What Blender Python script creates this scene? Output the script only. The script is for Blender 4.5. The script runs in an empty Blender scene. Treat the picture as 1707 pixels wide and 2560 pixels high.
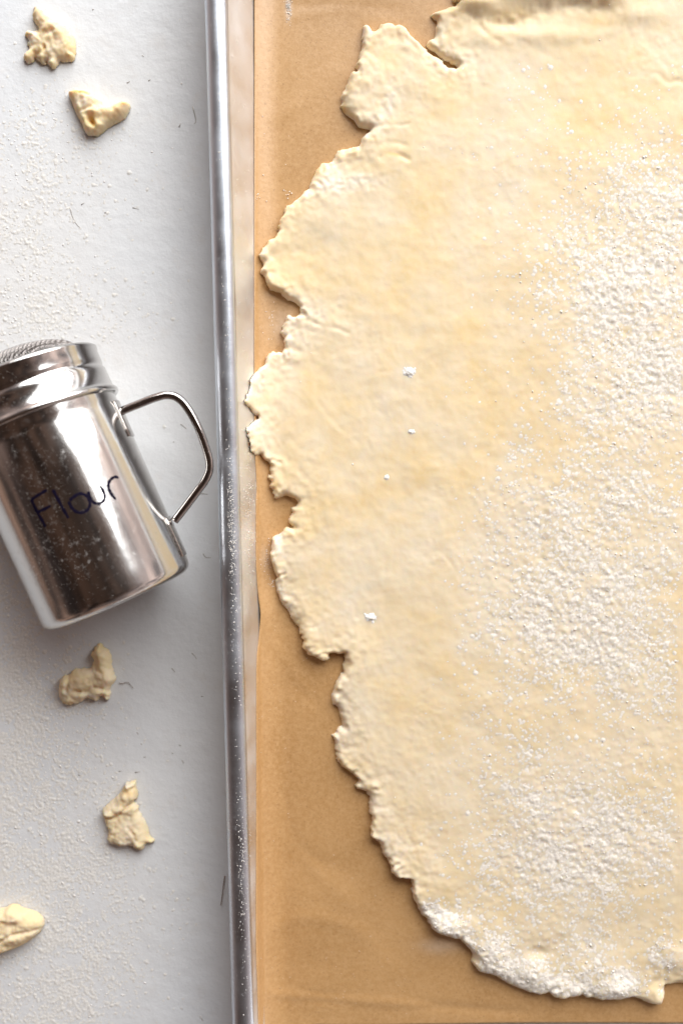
import bpy, math, random
import numpy as np
from mathutils import Vector, Matrix
random.seed(7); RNG = np.random.default_rng(11)
SC = bpy.context.scene
COL = SC.collection
R = math.radians

# ------------------------------------------------------------------ camera
CD = 0.40; TILT = R(3.66); FPX = 2500.0
CAM = np.array([0, CD*math.sin(TILT), CD*math.cos(TILT)])
cd = bpy.data.cameras.new('camera'); cam = bpy.data.objects.new('camera', cd); COL.objects.link(cam)
cam.location = CAM; cam.rotation_euler = (-TILT, 0, 0)
cd.sensor_fit = 'VERTICAL'; cd.sensor_height = 36; cd.sensor_width = 24
cd.lens = 36*FPX/2560; cd.clip_start = 0.01; cd.clip_end = 20
cd.dof.use_dof = True; cd.dof.focus_distance = CD-0.020; cd.dof.aperture_fstop = 4.8
SC.camera = cam

# ------------------------------------------------------------------ light
SC.view_settings.view_transform = 'Standard'; SC.view_settings.look = 'None'
SC.view_settings.exposure = 0.0; SC.view_settings.gamma = 1
W = bpy.data.worlds.new("World"); SC.world = W; W.use_nodes = True
wn = W.node_tree.nodes; wl = W.node_tree.links; wn.clear()
wo = wn.new('ShaderNodeOutputWorld'); wb = wn.new('ShaderNodeBackground')
tc = wn.new('ShaderNodeTexCoord'); sx = wn.new('ShaderNodeSeparateXYZ')
wl.new(tc.outputs['Generated'], sx.inputs[0])
rp = wn.new('ShaderNodeValToRGB')            # plain indoor room: pale walls low down, a dim ceiling above
e = rp.color_ramp.elements
e[0].position = 0.0; e[0].color = (0.55, 0.54, 0.55, 1)
e[1].position = 1.0; e[1].color = (0.055, 0.042, 0.035, 1)
for p, c in ((0.30, (0.50, 0.50, 0.52, 1)), (0.55, (0.24, 0.24, 0.26, 1)), (0.80, (0.072, 0.057, 0.050, 1))):
    k = e.new(p); k.color = c
wl.new(sx.outputs['Z'], rp.inputs[0])
ns = wn.new('ShaderNodeTexNoise'); ns.inputs['Scale'].default_value = 4.0; ns.inputs['Detail'].default_value = 1.5
wl.new(tc.outputs['Generated'], ns.inputs['Vector'])
nr = wn.new('ShaderNodeValToRGB')
nr.color_ramp.elements[0].position = .38; nr.color_ramp.elements[0].color = (.35, .32, .31, 1)
nr.color_ramp.elements[1].position = .62; nr.color_ramp.elements[1].color = (1.9, 1.5, 1.25, 1)
wl.new(ns.outputs['Fac'], nr.inputs[0])
mx = wn.new('ShaderNodeMix'); mx.data_type = 'RGBA'; mx.blend_type = 'MULTIPLY'; mx.inputs[0].default_value = 1
wl.new(rp.outputs[0], mx.inputs[6]); wl.new(nr.outputs[0], mx.inputs[7])
# the side of the room away from the window is dark and brown
dt = wn.new('ShaderNodeVectorMath'); dt.operation = 'DOT_PRODUCT'; dt.inputs[1].default_value = (0.62, 0.78, 0.0)
wl.new(tc.outputs['Generated'], dt.inputs[0])
ar = wn.new('ShaderNodeValToRGB'); ae = ar.color_ramp.elements
mr = wn.new('ShaderNodeMapRange'); mr.inputs[1].default_value = -1; mr.inputs[2].default_value = 1
wl.new(dt.outputs['Value'], mr.inputs[0]); wl.new(mr.outputs[0], ar.inputs[0])
ae[0].position = .12; ae[0].color = (.42, .34, .30, 1); ae[1].position = .75; ae[1].color = (1.45, 1.45, 1.5, 1)
m2 = wn.new('ShaderNodeMix'); m2.data_type = 'RGBA'; m2.blend_type = 'MULTIPLY'; m2.inputs[0].default_value = 1
wl.new(mx.outputs[2], m2.inputs[6]); wl.new(ar.outputs[0], m2.inputs[7])
wl.new(m2.outputs[2], wb.inputs[0]); wb.inputs[1].default_value = 1.0
wl.new(wb.outputs[0], wo.inputs[0])

def area(name, loc, target, sx_, sy_, power, col):
    l = bpy.data.lights.new(name, 'AREA'); l.shape = 'RECTANGLE'; l.size = sx_; l.size_y = sy_
    l.energy = power; l.color = col
    o = bpy.data.objects.new(name, l); COL.objects.link(o); o.location = loc
    o.rotation_euler = (Vector(target)-Vector(loc)).to_track_quat('-Z', 'Y').to_euler()
    return o
area('window_light', (0.60, 1.26, 0.82), (0, 0.02, 0.0), 1.92, 1.34, 65, (0.975, 0.995, 1.0))

# ------------------------------------------------------------------ maths helpers
ct, st = math.cos(TILT), math.sin(TILT)
def unproj(px, py, z=0.0):
    """point of the plane at height z that the photograph shows at source pixel (px, py)"""
    px = np.asarray(px, float); py = np.asarray(py, float)
    cx = (px-853.5)/FPX; cy = -(py-1280)/FPX
    dx = cx; dy = cy*ct - st; dz = -cy*st - ct
    t = (z-CAM[2])/dz
    return np.stack([CAM[0]+dx*t, CAM[1]+dy*t], -1)
def U(px, py, z=0.0):
    p = unproj(px, py, z); return Vector((p[0], p[1], z))

def vnoise(x, y, scale, seed, octaves=3, rough=.5):
    """fractal value noise, about -1..1; scale = feature size in metres"""
    x = np.asarray(x, float); y = np.asarray(y, float)
    tot = np.zeros(np.broadcast(x, y).shape); amp = 1; norm = 0
    for o in range(octaves):
        g = np.random.default_rng(seed*31+o).uniform(-1, 1, (257, 257))
        u = x/scale+1000.3; v = y/scale+1000.7
        iu = np.floor(u).astype(int); iv = np.floor(v).astype(int)
        fu = u-iu; fv = v-iv; fu = fu*fu*fu*(fu*(fu*6-15)+10); fv = fv*fv*fv*(fv*(fv*6-15)+10)
        i0 = iu % 257; i1 = (iu+1) % 257; j0 = iv % 257; j1 = (iv+1) % 257
        tot += amp*((g[i0, j0]*(1-fu)+g[i1, j0]*fu)*(1-fv)+(g[i0, j1]*(1-fu)+g[i1, j1]*fu)*fv)
        norm += amp; amp *= rough; scale /= 2.03
    return tot/norm*1.5

def sdf(x, y, poly):
    """signed distance to a closed polygon, positive inside"""
    P = np.asarray(poly); Q = np.roll(P, -1, 0)
    d2 = np.full(x.shape, 1e9); ins = np.zeros(x.shape, bool)
    for (ax, ay), (bx, by) in zip(P, Q):
        ex, ey = bx-ax, by-ay; L = ex*ex+ey*ey+1e-18
        t = np.clip(((x-ax)*ex+(y-ay)*ey)/L, 0, 1)
        d2 = np.minimum(d2, (x-ax-t*ex)**2+(y-ay-t*ey)**2)
        if ay != by:
            c = ((ay > y) != (by > y)) & (x < ex*(y-ay)/(by-ay)+ax)
            ins ^= c
    d = np.sqrt(d2)
    return np.where(ins, d, -d)

def seg_dist(x, y, pts):
    """distance to an open polyline"""
    d2 = np.full(x.shape, 1e9)
    for (ax, ay), (bx, by) in zip(pts[:-1], pts[1:]):
        ex, ey = bx-ax, by-ay; L = ex*ex+ey*ey+1e-18
        t = np.clip(((x-ax)*ex+(y-ay)*ey)/L, 0, 1)
        d2 = np.minimum(d2, (x-ax-t*ex)**2+(y-ay-t*ey)**2)
    return np.sqrt(d2)

def catmull(pts, n=6, closed=False):
    P = [np.array(p, float) for p in pts]; out = []; m = len(P)
    rng = range(m if closed else m-1)
    for i in rng:
        p0 = P[(i-1) % m] if closed or i > 0 else P[0]*2-P[1]
        p1 = P[i]; p2 = P[(i+1) % m]
        p3 = P[(i+2) % m] if closed or i+2 < m else P[-1]*2-P[-2]
        for k in range(n):
            t = k/n
            out.append(.5*((2*p1)+(-p0+p2)*t+(2*p0-5*p1+4*p2-p3)*t*t+(-p0+3*p1-3*p2+p3)*t**3))
    if not closed: out.append(P[-1])
    return np.array(out)

# ------------------------------------------------------------------ object helpers
def link(name, me, mat, parent=None, smooth=True):
    if mat and not me.materials: me.materials.append(mat)
    if smooth and len(me.polygons): me.polygons.foreach_set('use_smooth', [True]*len(me.polygons))
    me.update()
    o = bpy.data.objects.new(name, me); COL.objects.link(o)
    if parent:
        o.parent = parent; o.matrix_parent_inverse = parent.matrix_world.inverted()
        o.location = -parent.location if False else o.location
    return o
def mesh_np(name, V, F, attrs=None):
    """V (n,3) verts, F (m,k) faces (k constant)"""
    V = np.asarray(V, float); F = np.asarray(F, int)
    me = bpy.data.meshes.new(name); m, k = F.shape
    me.vertices.add(len(V)); me.vertices.foreach_set('co', V.ravel())
    me.loops.add(m*k); me.loops.foreach_set('vertex_index', F.ravel().astype(np.int32))
    me.polygons.add(m)
    me.polygons.foreach_set('loop_start', (np.arange(m)*k).astype(np.int32))
    me.polygons.foreach_set('loop_total', np.full(m, k, np.int32))
    me.update(calc_edges=True); me.validate()
    for an, av in (attrs or {}).items():
        a = me.attributes.new(an, 'FLOAT', 'POINT'); a.data.foreach_set('value', np.asarray(av, np.float32))
    return me
def empty(name, loc, label, cat, group=None):
    o = bpy.data.objects.new(name, None); COL.objects.link(o); o.location = loc
    o.empty_display_size = .01
    bpy.context.view_layer.update()
    return tag(o, label, cat, group)
def tag(o, label=None, cat=None, group=None, kind=None):
    if label: o['label'] = label
    if cat: o['category'] = cat
    if group: o['group'] = group
    if kind: o['kind'] = kind
    return o
def tube_np(pts, r, n=8, flat=None):
    """verts/quads of a tube along a 3-D polyline; r scalar or per point"""
    P = np.asarray(pts, float); m = len(P); r = np.broadcast_to(r, (m,))
    T = np.gradient(P, axis=0); T /= np.linalg.norm(T, axis=1)[:, None]+1e-12
    up = np.array([0, 0, 1.0]); N = np.zeros_like(P)
    prev = np.cross(T[0], up); prev = prev if np.linalg.norm(prev) > .1 else np.cross(T[0], [1, 0, 0])
    for i in range(m):
        v = prev-T[i]*np.dot(prev, T[i]); v /= np.linalg.norm(v); N[i] = v; prev = v
    B = np.cross(T, N)
    a = np.linspace(0, 2*np.pi, n, endpoint=False)
    fl = 1 if flat is None else flat
    V = P[:, None]+r[:, None, None]*(np.cos(a)[None, :, None]*N[:, None]+fl*np.sin(a)[None, :, None]*B[:, None])
    V = V.reshape(-1, 3); F = []
    for i in range(m-1):
        for k in range(n):
            F.append((i*n+k, i*n+(k+1) % n, (i+1)*n+(k+1) % n, (i+1)*n+k))
    V = np.vstack([V, P[0], P[-1]]); c0 = m*n; c1 = m*n+1
    for k in range(n):
        F.append((c0, (k+1) % n, k, k)); F.append((c1, (m-1)*n+k, (m-1)*n+(k+1) % n, (m-1)*n+(k+1) % n))
    return V, F
def mesh_py(name, parts):
    V = []; F = []; o = 0
    for v, f in parts:
        V.append(np.asarray(v)); F += [tuple(dict.fromkeys(i+o for i in q)) for q in f]; o += len(v)
    me = bpy.data.meshes.new(name); me.from_pydata(np.vstack(V).tolist(), [], F); me.update()
    return me
t_ = (1+5**.5)/2
ICO_V = np.array([(-1, t_, 0), (1, t_, 0), (-1, -t_, 0), (1, -t_, 0), (0, -1, t_), (0, 1, t_), (0, -1, -t_), (0, 1, -t_),
                  (t_, 0, -1), (t_, 0, 1), (-t_, 0, -1), (-t_, 0, 1)]); ICO_V /= np.linalg.norm(ICO_V[0])
ICO_F = np.array([(0, 11, 5), (0, 5, 1), (0, 1, 7), (0, 7, 10), (0, 10, 11), (1, 5, 9), (5, 11, 4), (11, 10, 2), (10, 7, 6),
                  (7, 1, 8), (3, 9, 4), (3, 4, 2), (3, 2, 6), (3, 6, 8), (3, 8, 9), (4, 9, 5), (2, 4, 11), (6, 2, 10), (8, 6, 7), (9, 8, 1)])
def grains_np(C, r, flat=.6, seed=1):
    """lumpy grains at centres C (n,3) with radii r (n)"""
    g = np.random.default_rng(seed); n = len(C)
    jit = g.uniform(.65, 1.2, (n, 12, 1)); s = np.stack([g.uniform(.75, 1.5, n), g.uniform(.75, 1.2, n), np.full(n, flat)], -1)
    a = g.uniform(0, np.pi, n); ca, sa = np.cos(a), np.sin(a)
    v = ICO_V[None]*jit*s[:, None]*r[:, None, None]
    x = v[..., 0]*ca[:, None]-v[..., 1]*sa[:, None]; y = v[..., 0]*sa[:, None]+v[..., 1]*ca[:, None]
    V = np.stack([x, y, v[..., 2]], -1)+C[:, None]
    F = ICO_F[None]+(np.arange(n)*12)[:, None, None]
    return V.reshape(-1, 3), F.reshape(-1, 3)

# ------------------------------------------------------------------ material helpers
def material(name):
    m = bpy.data.materials.new(name); m.use_nodes = True
    nt = m.node_tree; return m, nt, nt.nodes['Principled BSDF']
def N(nt, t, **kw):
    n = nt.nodes.new(t)
    for k, v in kw.items():
        if k in n.inputs: n.inputs[k].default_value = v
        else: setattr(n, k, v)
    return n
def ramp(nt, fac, stops):
    r = nt.nodes.new('ShaderNodeValToRGB'); e = r.color_ramp.elements
    while len(e) < len(stops): e.new(.5)
    for k, (p, c) in zip(e, stops):
        k.position = p; k.color = (*c, 1) if hasattr(c, '__len__') else (c, c, c, 1)
    nt.links.new(fac, r.inputs[0]); return r.outputs[0]
def noise(nt, scale, detail=3, rough=.5, vec=None, dist=0):
    n = N(nt, 'ShaderNodeTexNoise', Scale=scale, Detail=detail, Roughness=rough, Distortion=dist)
    v = vec
    if v is None:
        v = nt.nodes.new('ShaderNodeTexCoord').outputs['Object']
    nt.links.new(v, n.inputs['Vector']); return n.outputs['Fac']
def mixc(nt, f, a, b, mode='MIX'):
    m = nt.nodes.new('ShaderNodeMix'); m.data_type = 'RGBA'; m.blend_type = mode
    for s, v in ((0, f), (6, a), (7, b)):
        if hasattr(v, 'node'): nt.links.new(v, m.inputs[s])
        elif s == 0: m.inputs[0].default_value = v
        else: m.inputs[s].default_value = (*v, 1)
    return m.outputs[2]
def math_(nt, op, a, b=None, clamp=False):
    m = nt.nodes.new('ShaderNodeMath'); m.operation = op; m.use_clamp = clamp
    for i, v in enumerate((a, b)):
        if v is None: continue
        if hasattr(v, 'node'): nt.links.new(v, m.inputs[i])
        else: m.inputs[i].default_value = v
    return m.outputs[0]
def bump(nt, h, strength, dist, normal=None):
    b = N(nt, 'ShaderNodeBump', Strength=strength, Distance=dist)
    nt.links.new(h, b.inputs['Height'])
    if normal is not None: nt.links.new(normal, b.inputs['Normal'])
    return b.outputs[0]
def attr(nt, name):
    a = nt.nodes.new('ShaderNodeAttribute'); a.attribute_name = name; return a.outputs['Fac']

def mat_table():
    m, nt, b = material('white_painted_plaster'); L = nt.links
    big = noise(nt, 7, 3)
    c = ramp(nt, big, [(.3, (.70, .725, .755)), (.7, (.80, .79, .775))])
    fl = noise(nt, 95, 5, .62)
    c = mixc(nt, ramp(nt, fl, [(.56, 0), (.72, .22)]), c, (.66, .60, .54))
    sp = noise(nt, 260, 2, .4); zone = noise(nt, 16, 2)
    spm = math_(nt, 'MULTIPLY', ramp(nt, sp, [(.755, 0), (.79, 1)]), ramp(nt, zone, [(.5, 0), (.58, 1)]))
    c = mixc(nt, math_(nt, 'MULTIPLY', spm, .75), c, (.30, .25, .21))
    L.new(c, b.inputs['Base Color'])
    b.inputs['Roughness'].default_value = .55
    n1 = bump(nt, noise(nt, 70, 7, .65), .42, .0014)
    n2 = bump(nt, noise(nt, 420, 3, .6), .22, .0003, n1)
    L.new(n2, b.inputs['Normal']); return m
def mat_dough(sw=.35, ss=.0035, bs=1.0, warm=0):
    m, nt, b = material('raw_pastry_dough'); L = nt.links
    big = noise(nt, 24, 4, .55); mid = noise(nt, 90, 4, .6, dist=.4)
    f = math_(nt, 'ADD', math_(nt, 'MULTIPLY', big, .6), math_(nt, 'MULTIPLY', mid, .4))
    c = ramp(nt, f, [(.34, (.785, .590, .300)), (.50, (.79, .635, .405)), (.66, (.79, .675, .500))])
    fine = noise(nt, 520, 3, .65)
    c = mixc(nt, ramp(nt, fine, [(.35, .0), (.75, .22)]), c, (.80, .70, .56))
    if warm: c = mixc(nt, warm, c, (.80, .60, .27))
    cg = attr(nt, 'crease_glow'); c = mixc(nt, cg, c, (.74, .44, .09))  # deep gold painted into creases, standing in for light through thin dough
    du = attr(nt, 'dust')
    g = noise(nt, 330, 4, .7)
    dm = math_(nt, 'MULTIPLY', du, ramp(nt, g, [(.30, .35), (.62, 1)]), clamp=True)
    c = mixc(nt, dm, c, (.80, .715, .600))
    L.new(c, b.inputs['Base Color']); b.inputs['Roughness'].default_value = .62
    b.inputs['Specular IOR Level'].default_value = .25
    b.inputs['Subsurface Weight'].default_value = sw
    b.inputs['Subsurface Radius'].default_value = (1.0, .62, .28); b.inputs['Subsurface Scale'].default_value = ss
    n1 = bump(nt, noise(nt, 110, 4, .55, dist=.3), .10*bs, .0009)
    n2 = bump(nt, g, .14*bs, .0004, n1)
    L.new(n2, b.inputs['Normal']); return m
def mat_flour(name='wheat_flour', col=(.87, .84, .80)):
    m, nt, b = material(name); L = nt.links
    c = ramp(nt, noise(nt, 900, 2), [(.3, tuple(x*.95 for x in col)), (.7, col)])
    L.new(c, b.inputs['Base Color']); b.inputs['Roughness'].default_value = .9
    b.inputs['Specular IOR Level'].default_value = .1
    b.inputs['Subsurface Weight'].default_value = .5; b.inputs['Subsurface Radius'].default_value = (1, .95, .85); b.inputs['Subsurface Scale'].default_value = .0006
    L.new(bump(nt, noise(nt, 2500, 3, .7), .5, .0002), b.inputs['Normal']); return m
def mat_paper():
    m, nt, b = material('brown_parchment_paper'); L = nt.links
    c = ramp(nt, noise(nt, 22, 4, .6), [(.3, (.43, .235, .086)), (.7, (.53, .305, .125))])
    c = mixc(nt, ramp(nt, noise(nt, 650, 4, .75), [(.38, 0), (.68, .6)]), c, (.62, .385, .19))
    c = mixc(nt, ramp(nt, noise(nt, 900, 2, .6), [(.62, 0), (.72, .45)]), c, (.27, .135, .045))
    c = mixc(nt, attr(nt, 'dust'), c, (.82, .72, .62))
    L.new(c, b.inputs['Base Color']); b.inputs['Roughness'].default_value = .42
    b.inputs['Specular IOR Level'].default_value = .7
    n1 = bump(nt, noise(nt, 700, 4, .7), .35, .00025)
    L.new(n1, b.inputs['Normal']); return m
def mat_metal(name, col, rough, dust, dscale=220, brushed=None, dthr=.56):
    m, nt, b = material(name); L = nt.links
    b.inputs['Metallic'].default_value = 1
    zone = noise(nt, 38, 4, .6, dist=.6); fi = noise(nt, dscale, 5, .75)
    mask = math_(nt, 'MULTIPLY', ramp(nt, zone, [(.42, 0), (.66, 1)]), ramp(nt, fi, [(dthr, 0), (dthr+.12, 1)]))
    mask = math_(nt, 'MULTIPLY', mask, dust)
    c = mixc(nt, mask, col, (.80, .76, .72)); L.new(c, b.inputs['Base Color'])
    L.new(math_(nt, 'SUBTRACT', 1.0, mask), b.inputs['Metallic'])
    r = ramp(nt, noise(nt, 60, 4), [(.3, rough*.8), (.75, rough*1.35)])
    r2 = math_(nt, 'ADD', r, math_(nt, 'MULTIPLY', mask, .6)); L.new(r2, b.inputs['Roughness'])
    if brushed:
        mp = nt.nodes.new('ShaderNodeMapping'); mp.inputs['Scale'].default_value = brushed
        t = nt.nodes.new('ShaderNodeTexCoord'); L.new(t.outputs['Object'], mp.inputs[0])
        L.new(bump(nt, noise(nt, 1, 3, .6, vec=mp.outputs[0]), .12, .0002), b.inputs['Normal'])
    return m
def mat_plain(name, col, rough=.6):
    m, nt, b = material(name)
    c = ramp(nt, noise(nt, 300, 3), [(.3, tuple(x*.75 for x in col)), (.7, col)])
    nt.links.new(c, b.inputs['Base Color']); b.inputs['Roughness'].default_value = rough; return m

M_TABLE = mat_table(); M_DOUGH = mat_dough(); M_SCRAP = mat_dough(.5, .004, 1.3, .28); M_SCRAP.node_tree.nodes['Principled BSDF'].inputs['Specular IOR Level'].default_value = .04; M_SCRAP.node_tree.nodes['Principled BSDF'].inputs['Roughness'].default_value = .85; M_FLOUR = mat_flour('wheat_flour', (.86, .795, .71)); M_WHITE = mat_flour('packed_flour', (.87, .84, .79)); M_PAPER = mat_paper()
M_CREAM = mat_flour('coarse_flour', (.80, .78, .745))
M_RIM = mat_metal('slate_aluminium_rim', (.63, .665, .72), .37, .55, 700, brushed=(60, 900, 60), dthr=.60)
M_PAN = mat_metal('aluminium_pan', (.80, .79, .78), .50, .55, 700, brushed=(60, 900, 60), dthr=.60)
M_STEEL = mat_metal('polished_steel', (.60, .585, .57), .14, .35, 500, brushed=(300, 300, 1500))
M_WIRE = mat_metal('steel_wire', (.36, .335, .32), .22, .2, 500); M_ROD = mat_metal('dark_steel_rod', (.44, .41, .39), .12, .3, 900)
M_INK = mat_plain('blue_black_marker_ink', (.006, .004, .016), .6); M_INK.node_tree.nodes['Principled BSDF'].inputs['Specular IOR Level'].default_value = .05
M_BROWN = mat_plain('brown_fibre', (.16, .075, .03))
M_MARK = mat_plain('grey_brown_mark', (.55, .52, .49))

# ================================================================== TABLE
def build_table():
    s = 1.6; n = 8; xs = np.linspace(-s, s, n+1)
    X, Y = np.meshgrid(xs, xs, indexing='ij'); V = np.stack([X.ravel(), Y.ravel(), np.zeros(X.size)], -1)
    idx = np.arange((n+1)**2).reshape(n+1, n+1)
    F = np.stack([idx[:-1, :-1], idx[1:, :-1], idx[1:, 1:], idx[:-1, 1:]], -1).reshape(-1, 4)
    t = link('table', mesh_np('table', V, F), M_TABLE); tag(t, kind='structure')
    # scratches and chips in the paint
    S = [[(176, 520), (182, 540), (192, 560), (202, 570)], [(332, 519), (348, 523)], [(262, 532), (272, 530)], [(204, 512), (213, 506)],
         [(482, 76+190), (490, 300), (486, 310)], [(448, 318), (452, 308)],
         [(480, 1632), (488, 1640), (492, 1648)], [(430, 1670), (438, 1680)], [(503, 1741), (510, 1741)], [(448, 1862), (454, 1864)],
         [(298, 1928), (306, 1927)], [(338, 1931), (352, 1929)], [(360, 1893), (366, 1892)], [(196, 1937), (208, 1940)],
         [(430, 1882), (434, 1884)], [(456, 1900), (460, 1908)], [(343, 1830), (347, 1836)], [(353, 1858), (356, 1862)],
         [(508, 1384), (515, 1393), (528, 1394)], [(452, 1060), (462, 1068), (466, 1072)], [(500, 1233), (520, 1236)],
         [(372, 202), (378, 198)], [(232, 25), (236, 22)], [(318, 208), (326, 203)], [(356, 138), (360, 142)],
         [(0, 2450), (4, 2458)], [(0, 2522), (8, 2528)], [(500, 2540), (508, 2552)], [(452, 2518), (458, 2524)], [(30, 2395), (36, 2392)]]
    parts = []
    for q in S:
        p = catmull(q, 4) if len(q) > 2 else np.array(q, float)
        w = unproj(p[:, 0], p[:, 1]); P = np.column_stack([w, np.full(len(w), .00005)])
        parts.append(tube_np(P, np.linspace(.00026, .00014, len(P)), 6, .25))
    o = link('scratch_marks', mesh_py('scratch_marks', parts), M_MARK, t); o['kind'] = 'stuff'
    return t
TABLE = build_table()

# ================================================================== SHEET PAN
Z_FLOOR = .0012; Z_WALL = .0205; RIM_R = .0042; Z_RIM = .0215
# corners of the pan floor and of the inner edge of the rim, going round
def wpt(px, py, z): return unproj(px, py, z)
FL = [wpt(633, -330, Z_FLOOR), wpt(664, 2620, Z_FLOOR), wpt(2350, 2640, Z_FLOOR), wpt(2380, -330, Z_FLOOR)]
RI = [wpt(559, -420, Z_RIM), wpt(640, 2790, Z_RIM), wpt(2480, 2810, Z_RIM), wpt(2500, -420, Z_RIM)]
def round_quad(Q, r, nc=10, ns=30):
    out = []; nrm = []; m = len(Q)
    for i in range(m):
        a = np.array(Q[i-1]); b = np.array(Q[i]); c = np.array(Q[(i+1) % m])
        u = (a-b)/np.linalg.norm(a-b); v = (c-b)/np.linalg.norm(c-b)
        half = math.acos(np.clip(np.dot(u, v), -1, 1))/2; d = r/math.tan(half)
        ctr = b+(u+v)/np.linalg.norm(u+v)*(r/math.sin(half)); p0 = b+u*d-ctr; p1 = b+v*d-ctr
        a0 = math.atan2(p0[1], p0[0]); a1 = math.atan2(p1[1], p1[0])
        da = (a1-a0+math.pi) % (2*math.pi)-math.pi
        for k in range(nc+1):
            t = a0+da*k/nc; out.append(ctr+r*np.array([math.cos(t), math.sin(t)])); nrm.append((math.cos(t), math.sin(t)))
    # straight runs between the corners
    O = []; Nn = []
    for i in range(m):
        seg = out[i*(nc+1):(i+1)*(nc+1)]; O += seg; Nn += nrm[i*(nc+1):(i+1)*(nc+1)]
        q0 = seg[-1]; q1 = out[((i+1) % m)*(nc+1)]
        d = (q1-q0)/np.linalg.norm(q1-q0); no = (-d[1], d[0])
        if np.dot(no, Nn[-1]) < 0: no = (-no[0], -no[1])
        for k in range(1, ns): O.append(q0+(q1-q0)*k/ns); Nn.append(no)
    return np.array(O), np.array(Nn)
def build_pan():
    t = empty('sheet_pan', (0.1, 0, 0), 'large rimmed aluminium baking sheet lined with brown parchment', 'baking sheet')
    f, fn = round_quad(FL, .008); r, rn = round_quad(RI, .020); n = len(f)
    # wobble of a used pan
    def loft(rings, name, mat):
        V = np.vstack(rings); F = []
        for j in range(len(rings)-1):
            for i in range(n): F.append((j*n+i, j*n+(i+1) % n, (j+1)*n+(i+1) % n, (j+1)*n+i))
        return V, F
    def ring(xy, z): return np.column_stack([xy, np.full(len(xy), z)])
    # floor
    rings = [ring(f-fn*.006, Z_FLOOR)]
    c = f.mean(0); fl = [ring(c+(f-fn*.006-c)*k, Z_FLOOR) for k in (.02, .5, 1)]
    V, F = loft(fl, '', None); V = np.vstack([V, [c[0], c[1], Z_FLOOR]]); 
    for i in range(n): F.append((len(V)-1, (i+1) % n, i))
    me = bpy.data.meshes.new('pan_floor'); me.from_pydata(V.tolist(), [], F); link('pan_floor', me, M_PAN, t)
    # wall with a cove at its foot
    W_ = [ring(f-fn*.006, Z_FLOOR)]
    for k in range(1, 7):
        a = k/6*math.pi/2*.8; W_.append(ring(f-fn*.006+fn*.006*math.sin(a), Z_FLOOR+.005*(1-math.cos(a))))
    z0 = Z_FLOOR+.005*(1-math.cos(math.pi*.4)); p0 = f-fn*.006+fn*.006*math.sin(math.pi*.4)
    p1 = r
    for k in range(1, 9):
        s = k/8; W_.append(ring(p0+(p1-p0)*s, z0+(Z_RIM-z0)*s))
    V, F = loft(W_, '', None); me = bpy.data.meshes.new('side_wall'); me.from_pydata(V.tolist(), [], F); link('side_wall', me, M_PAN, t)
    # rolled rim with a fine outer lip
    rr = []; L_ = np.array([math.sin(v*7.1/n*6.28)*.00015+math.sin(v*3/n*6.28+1)*.0002 for v in range(n)])
    for k in range(0, 15):
        a = math.pi-k/14*math.pi*1.30+.15
        rr.append(np.column_stack([r+rn*(RIM_R*(1+math.cos(a))+L_)[:, None] if False else r+rn*((RIM_R*(1+math.cos(a)))+L_)[:, None],
                                   np.full(n, Z_RIM+RIM_R*.86*math.sin(a))]))
    rr.append(np.column_stack([r+rn*(RIM_R*2.06), np.full(n, Z_RIM-RIM_R*.95)]))
    rr.append(np.column_stack([r+rn*(RIM_R*2.12), np.full(n, Z_RIM-RIM_R*1.0)]))
    rr.append(np.column_stack([r+rn*(RIM_R*2.05), np.full(n, Z_RIM-RIM_R*1.25)]))
    rr.append(np.column_stack([r+rn*(RIM_R*.9), np.full(n, Z_RIM-RIM_R*1.2)]))
    V, F = loft(rr, '', None); me = bpy.data.meshes.new('rolled_rim'); me.from_pydata(V.tolist(), [], F); link('rolled_rim', me, M_RIM, t)
    # bright scratch along the rim
    q = catmull([(592, 1955), (594, 2010), (596, 2060), (599, 2120)], 8); zt = Z_RIM+RIM_R*.80
    P = np.array([[*unproj(a, b, zt), zt+.00005] for a, b in q])
    link('scratch', mesh_py('scratch', [tube_np(P, .00016, 6, .5)]), M_FLOUR, t)
    return t
PAN = build_pan()

# height of the pan's floor and left / lower wall at (x, y)
def line_off(x, y, A, B):
    """signed distance outward of line A->B (pan inside is on the other side)"""
    A = np.array(A); B = np.array(B); d = (B-A)/np.linalg.norm(B-A); nrm = np.array([-d[1], d[0]])
    c = (FL[0]+FL[2])/2
    if np.dot(c-A, nrm) > 0: nrm = -nrm
    return (x-A[0])*nrm[0]+(y-A[1])*nrm[1]
def wall_gap(y):
    """plan width of the left wall at height of y"""
    fx = FL[0][0]+(FL[1][0]-FL[0][0])*(y-FL[0][1])/(FL[1][1]-FL[0][1])
    rx = RI[0][0]+(RI[1][0]-RI[0][0])*(y-RI[0][1])/(RI[1][1]-RI[0][1])
    return np.maximum(fx-rx, .0008)
def surf(x, y, soft=.010):
    """paper resting surface: flat floor, easing up the left and lower walls"""
    uL = line_off(x, y, FL[0], FL[1]); wL = wall_gap(y)
    uB = line_off(x, y, FL[1], FL[2]); wB = .009
    def rise(u, w):
        k = (Z_RIM-.0047)/w
        a = np.clip((u+soft)/soft, 0, 1)
        return np.where(u < 0, .0038*a*a, .0038+np.clip(u, 0, w)*k)
    zl = rise(uL, wL); zb = rise(uB, wB)
    return Z_FLOOR+.0005+np.maximum(zl, zb)

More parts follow.
